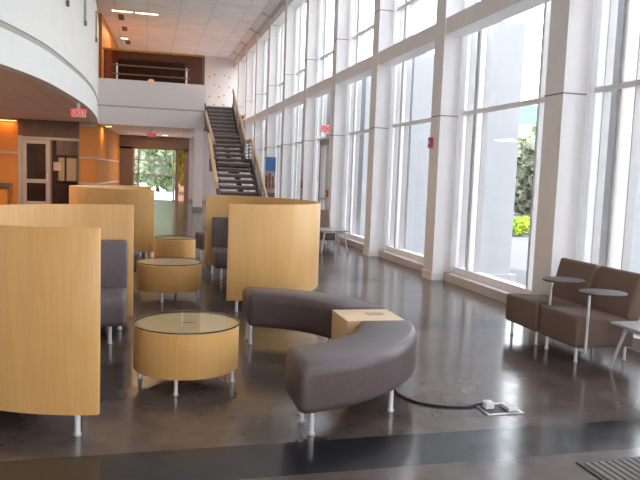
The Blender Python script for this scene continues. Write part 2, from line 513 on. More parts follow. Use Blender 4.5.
# small dark office behind the glass
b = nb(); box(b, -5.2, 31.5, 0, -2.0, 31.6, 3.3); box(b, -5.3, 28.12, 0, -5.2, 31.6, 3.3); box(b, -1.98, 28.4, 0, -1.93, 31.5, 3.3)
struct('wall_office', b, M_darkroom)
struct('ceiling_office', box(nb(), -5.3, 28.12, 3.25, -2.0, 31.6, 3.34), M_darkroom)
# glazed door + sidelight
t = thing('door_1', 'grey framed glass door in the dark glazed lobby wall, closed', 'door', (0, 28.0, 0), kind='structure')
b = nb()
box(b, -4.72, -.04, 0, -4.58, .08, 2.75)
box(b, -4.58, -.04, 2.62, -2.5, .08, 2.72)
obj('frame', b, M_alu, t)
b = nb()
for x in (-4.56, -3.72): box(b, x, -.05, 0.02, x + .15, .03, 2.6)
box(b, -4.41, -.05, 2.46, -3.72, .03, 2.6); box(b, -4.41, -.05, 0.95, -3.72, .03, 1.1); box(b, -4.41, -.05, 0.02, -3.72, .03, 0.24)
dl = obj('door_leaf', b, M_alu, t)
obj('pane', box(nb(), -4.41, -.015, .2, -3.72, -.005, 2.5), M_doorglass, dl)
obj('handle', tube(nb(), [(-3.66, -.05, 1.05), (-3.66, -.1, 1.08), (-3.66, -.1, 1.28), (-3.66, -.05, 1.31)], .012), M_chrome, dl)
t = thing('window_1', 'smoked glass sidelight beside the grey framed door', 'window', (0, 28.0, 0), kind='structure')
b = nb(); box(b, -3.57, -.04, 0, -3.5, .08, 2.62); box(b, -2.56, -.04, 0, -2.5, .08, 2.62); box(b, -3.5, -.04, 0, -2.56, .08, .12)
obj('frame', b, M_doorframe, t)
obj('pane', box(nb(), -3.5, .0, .12, -2.56, .01, 2.62), M_doorglass, t)
tag(obj('paper_notice', box(nb(), -3.44, 27.95, 1.45, -3.17, 27.96, 1.78), M_paper), 'small tan paper notice on the smoked glass beside the lobby door', 'notice')
# lit window of the office, far side
t = thing('window_2', 'pale lit window at the far side of the dark office', 'window', (0, 31.5, 0), kind='structure')
b = nb(); box(b, -3.75, -.06, 0.9, -2.85, 0, 1.0); box(b, -3.75, -.06, 2.0, -2.85, 0, 2.12)
for x in (-3.75, -3.42, -2.92): box(b, x, -.06, 0.9, x + .08, 0, 2.12)
box(b, -3.75, -.04, 2.12, -2.85, 0, 2.75, mi=1)
obj('frame', b, [M_brown, M_alu], t)
obj('pane', box(nb(), -3.70, -.03, 1.0, -2.9, -.01, 2.0), emis('office_window_light', (0.85, 0.72, 0.42), 0.35), t)
t = nb(); box(t, -8.0, 26.9, 0.78, -4.85, 27.6, 0.92)
ct = thing('reception_counter', 'dark blue grey counter in front of the orange lobby wall', 'counter', (0, 0, 0))
obj('counter_top', t, M_bluecounter, ct)
obj('counter_front', box(nb(), -7.9, 27.0, 0, -4.95, 27.55, .78), M_orange2, ct)

# outer walls
struct('wall_left', box(nb(), XL - .2, YN, 0, XL, YF, 7.7), M_warmwhite)
b = nb(); box(b, XL, YN - .2, 0, -3.4, YN, 7.7); box(b, 4.3, YN - .2, 0, 5.1, YN, 7.7); box(b, -3.4, YN - .2, 0, 4.3, YN, .15); box(b, -3.4, YN - .2, 3.3, 4.3, YN, 7.7)
struct('wall_front', b, M_warmwhite)
t = thing('window_30', None, None, (0, YN, 0), kind='structure')  # unseen front glazing, added and sized to light the hall from behind
b = nb()
for k in range(5): box(b, -3.4 + k * 1.9, -.12, .15, -3.3 + k * 1.9, -.02, 3.3)
for z in (.15, 2.2, 3.24): box(b, -3.4, -.12, z, 4.3, -.02, z + .06)
obj('frame', b, M_frame, t); obj('pane', box(nb(), -3.4, -.08, .15, 4.3, -.07, 3.3), M_glass, t)

# ------------------------------------------------------------------ end door under the bridge
t = thing('door_2', 'brown framed glazed exit door under the bridge with trees outside', 'door', (0, YF, 0), kind='structure')
b = nb()
for x0, x1 in ((-1.25, -.62), (1.55, 1.72), (2.02, 2.25)): box(b, x0, -.05, 0, x1, .15, 2.8)
box(b, -1.25, -.05, 2.68, 2.25, .15, 2.8)
obj('frame', b, M_doorframe, t)
b = nb()
for x in (-.62, -.38, 1.42): box(b, x, -.02, 0, x + .10, .1, 2.68)
for z in (0.0, 1.35, 2.08): box(b, -.62, -.02, z, 1.55, .1, z + .06)
box(b, .45, -.02, 0, .50, .1, 2.68)
obj('mullions', b, M_alu, t)
obj('pane', box(nb(), -.62, .03, .03, 1.55, .04, 2.68), M_glass, t)
obj('side_pane', box(nb(), 1.72, .03, 0, 2.02, .04, 2.68), M_bronze, t)

# ------------------------------------------------------------------ window wall on the right
CY = [6.85 + 3.2 * k for k in range(-3, 10)]       # column centres
CYs = [c if abs(c) > 1e3 else c for c in CY]
CYs = [-2.75, .45, 3.65, 6.85, 10.08, 13.22, 16.32, 19.45, 22.6, 25.7, 28.7, 31.6, 34.4]
names = {3: 'right behind the brown lounge chairs', 4: 'bearing the small red fire alarm', 5: 'third from the lounge chairs'}
for i, y in enumerate(CYs):
    b = nb()
    box(b, 4.5, y - .18, 0.0, 4.80, y + .18, 7.45)
    o = struct('column', b, M_frame)
    g = nb()
    for z in (2.62, 4.95): box(g, 4.497, y - .183, z, 4.8, y + .183, z + .015)
    obj('reveal', g, M_seam, o)
    obj('plinth', box(nb(), 4.485, y - .195, 0, 4.8, y + .195, .13), M_frame, o)
b = nb(); box(b, 4.70, YN, 0, 5.05, YF, .13); struct('trim_curb', b, M_curb)
b = nb(); box(b, 4.52, YN, 3.87, 4.84, YF, 4.13); struct('trim_floor_beam', b, M_frame)
b = nb(); box(b, 4.55, YN, 7.2, 5.0, YF, 7.45); struct('trim_top_beam', b, M_frame)
ends = [YN] + CYs + [YF]
for k in range(len(ends) - 1):
    y0 = ends[k] + (.18 if k else 0); y1 = ends[k + 1] - (.18 if k < len(ends) - 2 else 0)
    if y1 - y0 < .3: continue
    t = thing('window_%d' % (k + 3), None, None, (0, 0, 0), kind='structure')
    b = nb()
    box(b, 4.85, y0, .13, 5.0, y1, .23)                   # sill
    for z in (2.64, 4.94): box(b, 4.85, y0, z, 4.93, y1, z + .06)
    pb = nb()
    for yy in (y0, y1 - .06): box(b if y1 - y0 < 2.3 else pb, 4.80, yy, .13, 5.0, yy + .06, 7.2)
    if y1 - y0 > 2.3:
        for q, d in ((y0, 1), (y1, -1)):
            for a, c_x0, c_x1, c_w in ((.0, 4.87, 4.93, .20), (.48, 4.88, 4.96, .22)):      # jamb panel, wide mullion
                ya, yb = sorted((q + d * a, q + d * (a + c_w)))
                box(pb, c_x0, ya, .19, c_x1, yb, 7.2)
        obj('side_panels', pb, M_bright_panel, t)
    obj('frame', b, M_frame, t)
    if y1 - y0 > 2.3:
        g = nb()
        for q, d in ((y0, 1), (y1, -1)):
            for a, w_ in ((.44, .04), (.205, .012), (.705, .012)):
                ya, yb = sorted((q + d * a, q + d * (a + w_)))
                box(g, 4.86, ya, .19, 4.955, yb, 7.2)
        obj('gaskets', g, M_gasket, t)
    obj('pane', box(nb(), 4.97, y0 + .03, .17, 4.98, y1 - .03, 7.2), M_glass, t)
# cornice between ceiling and glass
def long_prism(bm, poly, y0, y1):
    a = [bm.verts.new((x, y0, z)) for x, z in poly]; c = [bm.verts.new((x, y1, z)) for x, z in poly]
    n = len(poly)
    for i in range(n): bm.faces.new((a[i], a[(i + 1) % n], c[(i + 1) % n], c[i]))
    bm.faces.new(a[::-1]); bm.faces.new(c)
    return bm
b = nb(); long_prism(b, [(4.2, 7.68), (5.05, 7.22), (5.05, 7.9), (4.2, 7.9)], YN, YF)
struct('trim_cornice', b, M_white)
b = nb()
for y in CYs: long_prism(b, [(4.2, 7.64), (4.96, 7.225), (4.96, 7.28), (4.2, 7.70)], y - .05, y + .05)
long_prism(b, [(4.44, 7.52), (4.48, 7.50), (4.48, 7.54), (4.44, 7.56)], YN, YF)
struct('trim_cornice_brackets', b, M_curb)

# side door in the glass wall, seventh bay
t = thing('door_3', 'grey framed glass exit door in the window wall below the exit sign', 'door', (0, 0, 0), kind='structure')
b = nb()
box(b, 4.74, 17.0, 0, 4.84, 17.14, 2.62); box(b, 4.74, 18.2, 0, 4.84, 18.36, 2.62); box(b, 4.74, 17.0, 2.45, 4.84, 18.36, 2.62); box(b, 4.74, 17.14, 0, 4.84, 18.2, .2)
obj('frame', b, M_alu, t)
obj('push_bar', tube(nb(), [(4.70, 17.2, 1.0), (4.70, 18.15, 1.0)], .025), M_alu, t)

# ================================================================== STAIRS
st = thing('staircase', 'dark steel open riser staircase with pale wood handrails climbing to the upper floor', 'staircase', (0, 0, 0))
flights = [(16.41, 0.0, 19.65, 1.91), (20.85, 1.91, 22.42, 2.83), (23.63, 2.83, 25.7, 4.05)]
X1 = 3.18
ntr = [12, 6, 8]
for (ya, za, yb, zb), n in zip(flights, ntr):
    X0, X1 = {0.0: (1.96, 2.97), 1.91: (2.08, 3.02)}.get(za, (2.17, 3.15))
    for i in range(n):
        z = za + (zb - za) * (i + 1) / n
        y = ya + (yb - ya) * i / n
        dy = (yb - ya) / n
        o = obj('tread', box(nb(), X0 + .03, y, z - (.115 if za < 2.5 else .15), X1 - .03, y + dy + .03, z), M_tread, st)
        obj('nosing', box(nb(), X0 + .03, y - .008, z - .035, X1 - .03, y, z + .002), M_nosing, o)
for (ya, yb, z) in ((19.65, 20.85, 1.91), (22.42, 23.63, 2.83)):
    X0, X1 = (1.98, 2.98) if ya < 20 else (2.1, 3.12)
    obj('landing', box(nb(), X0, ya + .03, z - .27, X1, yb - .0, z), M_darksteel, st)
def strg(x0, x1, lo, hi, mtl=M_darksteel, nme='stringer', a=0, e=6):
    path = [(16.3, -.02), (19.65, 1.91), (20.85, 1.91), (22.42, 2.83), (23.63, 2.83), (25.7, 4.05)][a:e]
    b = nb()
    for (ya, za), (yb, zb) in zip(path, path[1:]):
        v = [b.verts.new(p) for p in ((x0, ya, max(za + lo, 0)), (x1, ya, max(za + lo, 0)), (x1, yb, zb + lo), (x0, yb, zb + lo), (x0, ya, za + hi), (x1, ya, za + hi), (x1, yb, zb + hi), (x0, yb, zb + hi))]
        for q in ((3, 2, 1, 0), (4, 5, 6, 7), (0, 1, 5, 4), (1, 2, 6, 5), (2, 3, 7, 6), (3, 0, 4, 7)): b.faces.new([v[i] for i in q])
    return obj(nme, b, mtl, st)
strg(1.90, 1.95, -.28, .12, a=0, e=3); strg(2.12, 2.17, -.28, .12, a=2); strg(2.985, 3.04, -.28, .14, a=0, e=4); strg(3.15, 3.2, -.28, .14, a=3); strg(2.50, 2.62, -.33, -.07)
strg(2.99, 3.04, .60, .72, M_rail, 'handrail', a=0, e=4); strg(3.15, 3.2, .60, .72, M_rail, 'handrail', a=3)
def bar(p, q, w, h, mtl, nme):
    b = nb()
    v = [b.verts.new(c) for c in ((p[0], p[1], p[2] - h), (p[0] + w, p[1], p[2] - h), (q[0] + w, q[1], q[2] - h), (q[0], q[1], q[2] - h), (p[0], p[1], p[2]), (p[0] + w, p[1], p[2]), (q[0] + w, q[1], q[2]), (q[0], q[1], q[2]))]
    for k in ((3, 2, 1, 0), (4, 5, 6, 7), (0, 1, 5, 4), (1, 2, 6, 5), (2, 3, 7, 6), (3, 0, 4, 7)): b.faces.new([v[i] for i in k])
    return obj(nme, b, mtl, st)
bar((1.76, 17.55, 1.36), (1.84, 20.95, 2.80), .09, .17, M_rail, 'handrail')
bar((2.04, 21.4, 2.62), (2.10, 25.4, 3.92), .06, .14, M_rail, 'handrail')
for k, y in enumerate([17.0, 17.8, 19.0, 20.2, 21.3, 22.4, 23.4, 24.4, 25.4]):
    path = [(16.3, -.02), (19.65, 1.91), (20.85, 1.91), (22.42, 2.83), (23.63, 2.83), (25.7, 4.05)]
    z = next(za + (zb - za) * (y - ya) / (yb - ya) for (ya, za), (yb, zb) in zip(path, path[1:]) if ya <= y <= yb)
    obj('baluster', box(nb(), 3.0 + .16 * (y > 22.5), y - .02, z, 3.03 + .16 * (y > 22.5), y + .02, z + .64), M_darksteel, st)
    if y < 20.9: obj('baluster', box(nb(), *((1.86, y - .02, z, 1.89, y + .02, z + .5) if y < 20.9 else (2.085, y - .02, z, 2.115, y + .02, z + .3))), M_darksteel, st)
b = nb()
for k in range(4):
    for (ya, za), (yb, zb) in zip(path, path[1:]):
        h = .2 + .11 * k
        gx = 3.015 if yb < 22.5 else 3.175
        cyl(b, (gx, ya, za + h), (gx, yb, zb + h), .012, 6)
obj('guard_rods', b, M_darksteel, st)
# upper wall dots
b = nb()
for i in range(5):
    for j in range(4):
        if (i + j) % 3 == 2: continue
        x, z = 3.25 + .26 * i, 5.1 + .52 * j + .1 * (i % 2)
        cyl(b, (x, YF - .02, z), (x, YF - .002, z), .045, 10)
tag(obj('wall_dots', b, mat('tan_dots', (.42, .28, .2), .6)), 'scatter of small tan dots on the white wall above the stairs', 'wall art', kind='stuff')

# ------------------------------------------------------------------ bridge railing and screen behind it
t = thing('bridge_railing', 'bronze glass railing with orange wood cap along the bridge parapet', 'railing', (0, 28.12, 5.12))
obj('glass_panel', box(nb(), -1.62, 0, 0, 2.2, .012, 1.12), M_bronze, t)
obj('cap_rail', box(nb(), -1.66, -.03, 1.12, 2.25, .05, 1.19), M_orange2, t)
for x in (-1.11, 1.58): obj('post', box(nb(), x - .03, -.06, -.1, x + .03, -.02, .62), M_chrome, t)
obj('lower_rail', tube(nb(), [(-1.3, -.05, .56), (1.72, -.05, .56)], .03), M_doorframe, t)
obj('lower_rail', tube(nb(), [(-1.3, -.05, .22), (1.72, -.05, .22)], .03), M_doorframe, t)
b = nb(); box(b, 2.2, -.05, 0, 2.30, .06, 1.15)
obj('end_post', b, M_brown, t)
b = nb(); box(b, -1.20, 30.5, 4.05, 1.62, 30.6, 6.3); tag(obj('dark_screen', b, M_brown), 'dark brown freestanding screen behind the bridge railing', 'screen')
t = nb(); lathe(t, [(.02, .0), (.13, .01), (.15, .08), (.1, .16), (.02, .18)], 16)
o = thing('standing_lamp', 'small glowing warm lamp just above the bridge parapet', 'lamp', (.2, 28.9, 4.05))
obj('pole', tube(nb(), [(0, 0, .02), (0, 0, 1.1)], .015), M_alu, o)
obj('base', lathe(nb(), [(.12, 0), (.12, .02), (.02, .03)], 16), M_alu, o)
g_ = obj('globe', t, M_spot, o); g_.location = (0, 0, 1.09)

# ------------------------------------------------------------------ ceiling fittings
def lin_light(x0, x1, y, z, label, grp):
    t = thing('linear_ceiling_light', label, 'ceiling light', ((x0 + x1) / 2, y, z), group=grp)
    w = (x1 - x0) / 2
    obj('housing', box(nb(), -w - .02, -.09, -.02, w + .02, .09, 0), M_warmwhite, t)
    obj('diffuser', box(nb(), -w, -.07, -.03, w, .07, -.02), M_lamp, t)
lin_light(-1.30, -.55, 27.8, 7.7, 'left of the two long warm strip lights on the upper ceiling', 'warm strip lights on the upper ceiling')
lin_light(-.42, .42, 27.8, 7.7, 'right of the two long warm strip lights on the upper ceiling', 'warm strip lights on the upper ceiling')
lin_light(-1.15, -.85, 33.4, 7.7, 'short warm strip light between the dark ceiling vents', 'warm strip lights on the upper ceiling')
for (x, y, l, s) in ((-1.0, 28.95, 1.0, 'nearest the long strip lights'), (-.93, 31.2, .9, 'middle of the three'), (-.86, 34.4, .9, 'farthest back near the orange wall')):
    t = thing('ceiling_vent', 'small dark square ceiling vent, ' + s, 'vent', (x, y, 7.7), group='dark vents on the upper ceiling')
    obj('grille_frame', box(nb(), -.11, -l / 2, -.015, .11, l / 2, 0), M_vent, t)
    b = nb()
    for k in range(4): obj('slat', box(nb(), -.09, -l / 2 + .1 + k * l / 4.2, -.025, .09, -l / 2 + .16 + k * l / 4.2, -.015), M_doorframe, t)
t = thing('downlight', 'warm glowing downlight at the top of the amber wood wall under the bridge', 'ceiling light', (-1.48, 29.6, 3.37))
b = nb(); cyl(b, (0, 0, -.02), (0, 0, 0), .14, 20); obj('trim_ring', b, M_warmwhite, t)
b = nb(); cyl(b, (0, 0, -.03), (0, 0, -.021), .11, 20); obj('lens', b, M_lamp2, t)
t = thing('downlight', 'soft warm downlight low over the glazed exit door under the bridge', 'ceiling light', (.95, 34.6, 3.37))
b = nb(); cyl(b, (0, 0, -.02), (0, 0, 0), .16, 20); obj('trim_ring', b, M_warmwhite, t)
b = nb(); cyl(b, (0, 0, -.03), (0, 0, -.021), .13, 20); obj('lens', b, M_lamp2, t)
t = thing('downlight', 'warm light on the soffit at the left edge under the curved balcony', 'ceiling light', (-4.3, 20.5, 3.37))
b = nb(); cyl(b, (0, 0, -.02), (0, 0, 0), .2, 20); obj('trim_ring', b, M_warmwhite, t)
b = nb(); cyl(b, (0, 0, -.03), (0, 0, -.021), .17, 20); obj('lens', b, M_lamp, t)
t = thing('wall_sconce', 'orange glowing wall wash lamp above the orange lobby wall at far left', 'wall lamp', (-5.2, 27.8, 3.3))
obj('body', box(nb(), -.5, -.06, -.02, .5, .1, .06), M_strip, t)
obj('lens', box(nb(), -.45, -.04, -.03, .45, .08, -.02), M_lamp2, t)
def lamp(name, loc, e, col, size=1.0):
    L = bpy.data.lights.new(name, 'AREA'); L.energy = e; L.color = col; L.size = size
    o = bpy.data.objects.new(name, L); C.objects.link(o); o.location = loc
    return o
lamp('bridge_lamp_light', (.3, 34.6, 3.3), 30, (1, .6, .3), 1.0)
lamp('lobby_lamp_light', (-4.2, 24, 3.3), 160, (1, .62, .33), 1.5)
lamp('lobby_lamp_light_near', (-5.0, 15, 3.3), 260, (1, .62, .33), 1.5)
lamp('upper_hall_light', (-.4, 31, 7.5), 60, (1, .62, .33), 2.0)
lamp('upper_hall_light_near', (-4.5, 20, 7.5), 100, (1, .62, .33), 2.0)
lamp('passage_downlight_light', (-1.48, 29.6, 3.3), 14, (1, .55, .16), .25)
lamp('sconce_light', (-5.1, 27.75, 3.22), 4, (1, .45, .12), .5)
lamp('office_fill', (-4.0, 29.6, 3.2), 70, (1, .7, .5), .6)  # unseen fill, added to lift the black behind the smoked glass

# exit signs with lettering
def text_mesh(s, size, mtl, parent, loc, rot, depth=.004, name='lettering'):
    cu = bpy.data.curves.new(name, 'FONT'); cu.body = s; cu.size = size; cu.extrude = depth
    cu.align_x = 'CENTER'; cu.align_y = 'CENTER'; cu.offset = size * .02
    to = bpy.data.objects.new('tmp', cu); C.objects.link(to)
    me = bpy.data.meshes.new_from_object(to.evaluated_get(bpy.context.evaluated_depsgraph_get()))
    bpy.data.objects.remove(to)
    me.materials.clear(); me.materials.append(mtl)
    o = bpy.data.objects.new(name, me); C.objects.link(o); o.parent = parent
    o.location = loc; o.rotation_euler = rot
    return o
def exit_sign(loc, rz, w, h, label, stem=.08):
    t = thing('exit_sign', label, 'sign', loc, rz, 'red exit signs')
    obj('body', box(nb(), -w / 2, -.03, -h / 2, w / 2, .03, h / 2, bev=.006), M_signwhite, t)
    text_mesh('EXIT', h * .95, M_redsign, t, (0, -.034, 0), (PI / 2, 0, 0))
    if stem > .5:
        obj('mount', box(nb(), -.06, .0301, -.04, .06, .06, .04), M_signwhite, t)
    else:
        obj('mount', box(nb(), -.04, -.02, h / 2, .04, .02, h / 2 + stem), M_signwhite, t)
exit_sign((-1.76, 19.5, 3.07), 0, .38, .22, 'red lettered exit sign hanging below the curved balcony edge', .17)
exit_sign((.27, 30.0, 3.13), 0, .34, .22, 'red lettered exit sign hanging under the bridge before the glazed door', .13)
exit_sign((4.62, 17.05, 2.83), 0, .26, .22, 'pale red exit sign on the window wall above the grey exit door', 1)
# alarms
def alarm(x, y, z, label, nm_='fire_alarm'):
    t = thing(nm_, label, 'fire alarm', (x, y, z), group='small red alarm boxes on the window wall')
    obj('body', box(nb(), -.05, -.055, -.085, 0, .055, .085, bev=.006), M_red, t)
    obj('face_plate', box(nb(), -.055, -.03, -.02, -.0502, .03, .04), M_white, t)
alarm(4.5, 10.17, 2.21, 'small red fire alarm box high on the second window column from the lounge chairs')
alarm(4.5, 19.35, 1.34, 'farthest small red alarm box on the window columns, left of the exit door')
t = thing('fire_alarm', 'small dark red pull station beside the far exit door, lowest of the red boxes', 'fire alarm', (4.5, 16.45, 1.18), group='small red alarm boxes on the window wall')
obj('body', box(nb(), -.05, -.055, -.085, 0, .055, .085, bev=.006), M_red, t)
obj('handle', box(nb(), -.06, -.03, -.03, -.0502, .03, 0), M_white, t)

# banner
t = thing('poster_stand', 'tall narrow stand-up banner, blue top over a brown picture, beside the stairs', 'banner', (4.02, 22.0, 0))
obj('base', box(nb(), -.2, -.1, 0, .2, .1, .06), M_alu, t)
obj('pole', tube(nb(), [(0, .05, .06), (0, .05, 2.18)], .012), M_alu, t)
pn = obj('panel', box(nb(), -.17, 0, .06, .17, .012, 2.18), M_pale, t)
obj('blue_field', box(nb(), -.17, -.003, 1.72, .17, 0, 2.18), M_blue, pn)
b = nb()
for x, h in ((-.1, .42), (0, .5), (.1, .4)):
    cyl(b, (x, -.002, 1.15), (x, -.002, 1.15 + h), .085, 8, .05)
obj('figures', b, M_poster1, pn)
obj('dark_field', box(nb(), -.17, -.003, .3, .17, 0, 1.0), M_poster2, pn)

# ================================================================== FURNITURE
def booth(name, label, cx, cy, Rr, a0, a1, zt=1.25, sx=1.0, sm=M_leather2, d0=R(4), d1=R(4)):
    """curved high-backed booth: wood shell swept a0..a1, upholstered seat ring inside"""
    t = thing(name, label, 'booth', (cx, cy, 0), group='curved wooden booths')
    t.scale = (sx, 1, 1)
    obj('shell', arc_solid(nb(), Rr - .045, Rr, a0, a1, .13, zt, .006, 72, 2), M_maple, t, True)
    d = R(4)
    nseg = 3
    for k in range(nseg):
        s0 = a0 + d0 + (a1 - a0 - d0 - d1) * k / nseg + .004
        s1 = a0 + d0 + (a1 - a0 - d0 - d1) * (k + 1) / nseg - .004
        obj('seat', arc_solid(nb(), Rr - .68, Rr - .07, s0, s1, .17, .45, .05, 24, 4, .01), sm, t, True)
        obj('backrest', arc_solid(nb(), Rr - .17, Rr - .055, s0, s1, .43, .91, .03, 24, 3), sm, t, True)
    n = 5
    for k in range(n):
        a = a0 + d * 1.3 + (a1 - a0 - 2.6 * d) * k / (n - 1)
        add_leg(t, (Rr - .025) * math.cos(a), (Rr - .025) * math.sin(a), .15)
        a = a0 + d * 3 + (a1 - a0 - 6 * d) * k / (n - 1)
        add_leg(t, (Rr - .58) * math.cos(a), (Rr - .58) * math.sin(a), .19)
    return t
booth('curved_booth', 'nearest curved maple booth at the left edge, its tall back towards the viewer', -.15, 5.5, 1.42, R(88), R(266), d0=R(2), d1=R(11))
booth('curved_booth', 'curved maple booth in the middle, bulging towards the window side behind the grey bench', 1.02, 9.15, 1.50, R(-94), R(94), sx=.885)
booth('curved_booth', 'farthest curved maple booth, seen over the nearest booth at the left', .02, 13.8, 1.43, R(85), R(276))

def drum_table(label, cx, cy, r, z0=.12):
    t = thing('drum_table', label, 'coffee table', (cx, cy, 0), group='round drum coffee tables')
    obj('drum', lathe(nb(), [(r - .03, z0), (r - .004, z0), (r, z0 + .005), (r, .442), (r - .006, .448), (r - .03, .448)], 64), M_maple, t, True)
    tp = obj('top_panel', lathe(nb(), [(.01, .4485), (r - .03, .4485), (r - .03, .452), (.01, .452)], 48), M_maple_top, t, True)
    obj('emblem', box(nb(), -.04, -.03, .4522, .05, .03, .4532), M_strip, tp)
    M = bpy.data.materials.get('table_glass') or glassmat('table_glass', (.97, .985, .96), 0.45)
    M.name = 'table_glass'
    obj('glass_top', lathe(nb(), [(.01, .456), (r + .004, .456), (r + .008, .460), (r + .004, .465), (.01, .465)], 64), [M], t, True)
    b = nb()
    lathe_ring = [(r + .0045, .4555), (r + .0095, .4555), (r + .0095, .4652), (r + .0045, .4652)]
    n_ = 64
    rings = [[b.verts.new((q * math.cos(2 * PI * k / n_), q * math.sin(2 * PI * k / n_), z)) for k in range(n_)] for q, z in lathe_ring]
    for i in range(4):
        A, B = rings[i], rings[(i + 1) % 4]
        for k in range(n_): b.faces.new((A[k], A[(k + 1) % n_], B[(k + 1) % n_], B[k]))
    obj('glass_edge', b, mat('glass_edge_green', (.03, .045, .035), .2), t, True)
    for k in range(4):
        a = R(-105 + 90 * k)
        add_leg(t, (r - .04) * math.cos(a), (r - .04) * math.sin(a), .17, .014)
    return t
drum_table('round glass-topped maple drum coffee table, nearest, between the front booth and curved bench', .325, 5.12, .395)
drum_table('second round glass-topped maple drum coffee table, in front of the middle booth', .315, 8.63, .405)
drum_table('farthest and smallest looking maple drum coffee table, before the bright exit door', .515, 11.75, .35, .06)

# curved bench A: two upholstered halves with a wooden block between
def bench(label, cx, cy, parts, block=False, r0=.98, r1=1.45, grp='curved backless benches'):
    t = thing('curved_bench', label, 'bench', (cx, cy, 0), group=grp)
    for a0, a1 in parts:
        f0 = f1 = None
        if block:
            sg = 1 if a0 > 0 else -1
            f0 = lambda r, sg=sg: sg * math.asin(min(1, .232 / r))
            f1 = lambda r, sg=sg: sg * math.acos((.225 if sg < 0 else .275) / r)
            A0, A1 = f0((r0 + r1) / 2), f1((r0 + r1) / 2)
        else: A0, A1 = R(a0), R(a1)
        if A1 < A0: A0, A1, f0, f1 = A1, A0, f1, f0
        obj('cushion', arc_solid(nb(), r0, r1, A0, A1, .165, .458, .055, 40, 6, .06, f0, f1), M_leather, t, True)
        e0, e1 = math.degrees(A0), math.degrees(A1)
        if block:
            far = A1 > 1
            for lx, ly in (((.30, .97), (.30, 1.16), (1.05, .86)) if far else ((.34, -1.29), (.33, -1.07), (.985, -.97))):
                add_leg(t, lx, ly, .18)
        else:
            for a, q in ((e0 + 5, r0 + .10), (e0 + 5, r1 - .10), (e1 - 5, r0 + .10), (e1 - 5, r1 - .10), ((e0 + e1) / 2, r1 - .07)):
                add_leg(t, q * math.cos(R(a)), q * math.sin(R(a)), .18)
    if block:
        o = obj('corner_block', box(nb(), r0 - .10, -.222, .165, r1 - .08, .222, .472, bev=.004), M_maple_top, t, True)
        obj('power_outlet', box(nb(), r0 + .14, -.02, .4722, r0 + .29, .07, .475), M_strip, o)
    return t
bench('large dark taupe curved bench in two halves around a square maple block, nearest', .68, 5.20, [(-14, -77), (14, 79)], True)
bench('dark curved bench left of the second drum table, mostly hidden by the front booth', .2, 8.65, [(105, 250)])
bench('dark curved bench end beside the farthest drum table, left of the middle booth', .75, 13.8, [(-80, 60)])

# lounge chairs at the window
def lounge_chair(label, x, y, rz=0, arm=None, w=.60):
    """faces local -x; origin at floor, middle of the chair's front edge"""
    t = thing('lounge_chair', label, 'chair', (x, y, 0), rz, 'brown armless lounge chairs')
    h = w / 2
    b = nb(); box(b, 0, -h, .14, .62, h, .40, bev=.035)
    for v in b.verts:
        if v.co.z > .3: v.co.z += .035 * (1 - v.co.x / .62) ** 0.7 if v.co.x < .62 else 0
    obj('seat', b, M_fabric, t, True)
    s = nb(); box(s, .0, -h, .0, .14, h, .47, bev=.035)
    mtx = Matrix.Translation((.52, 0, .37)) @ Matrix.Rotation(R(14), 4, 'Y')
    b = nb(); merge(b, s, mtx)
    obj('backrest', b, M_fabric, t, True)
    for px_ in (.06, .58):
        for py_ in (-h + .07, h - .07): add_leg(t, px_, py_, .15, .014)
    if arm is not None:
        ax_, ay_ = arm
        p = obj('tablet_post', tube(nb(), [(ax_, ay_, .13), (ax_, ay_, .655)], .013, 12), M_silver, t, True)
        obj('post_bracket', box(nb(), ax_ - .012, min(ay_, ay_ * .8), .125, ax_ + .012, max(ay_, ay_ * .8), .145), M_silver, p)
        c = nb(); lathe(c, [(.01, 0), (.205, 0), (.215, .006), (.215, .014), (.21, .018), (.01, .018)], 40)
        bmesh.ops.transform(c, matrix=Matrix.Translation((ax_ + .15, ay_ + .02, .655)) @ Matrix.Diagonal((1, .82, 1, 1)), verts=c.verts[:])
        obj('writing_tablet', c, M_tablet, t, True)
    return t
lounge_chair('brown fabric lounge chair by the window, left of the pair beside the column', 3.76, 6.06, 0, (.13, -.315))
lounge_chair('brown fabric lounge chair by the window, right of the pair, next to the low table', 3.76, 5.42, 0, (.04, -.385))
lounge_chair('far brown lounge chair by the window wall, half hidden behind the middle booth', 3.97, 14.78, R(90))

def side_table(label, x, y, sx, sy, h=.43):
    t = thing('low_table', label, 'table', (x, y, 0), group='low grey tables with slender splayed legs')
    obj('table_top', box(nb(), -sx / 2, -sy / 2, h - .025, sx / 2, sy / 2, h, bev=.008), M_greytop, t)
    obj('apron', box(nb(), -sx / 2 + .08, -sy / 2 + .08, h - .06, sx / 2 - .08, sy / 2 - .08, h - .025), M_silver, t)
    for i in (-1, 1):
        for j in (-1, 1):
            b = nb(); cyl(b, (i * (sx / 2 - .02), j * (sy / 2 - .02), 0), (i * (sx / 2 - .10), j * (sy / 2 - .10), h - .03), .011, 12, .018)
            obj('leg', b, M_silver, t, True)
side_table('low grey table with slender legs at the right edge beside the near lounge chair', 4.27, 4.66, .55, .66, .42)
side_table('far low grey table with slender white legs beside the far lounge chair', 3.92, 13.95, .62, .72, .47)

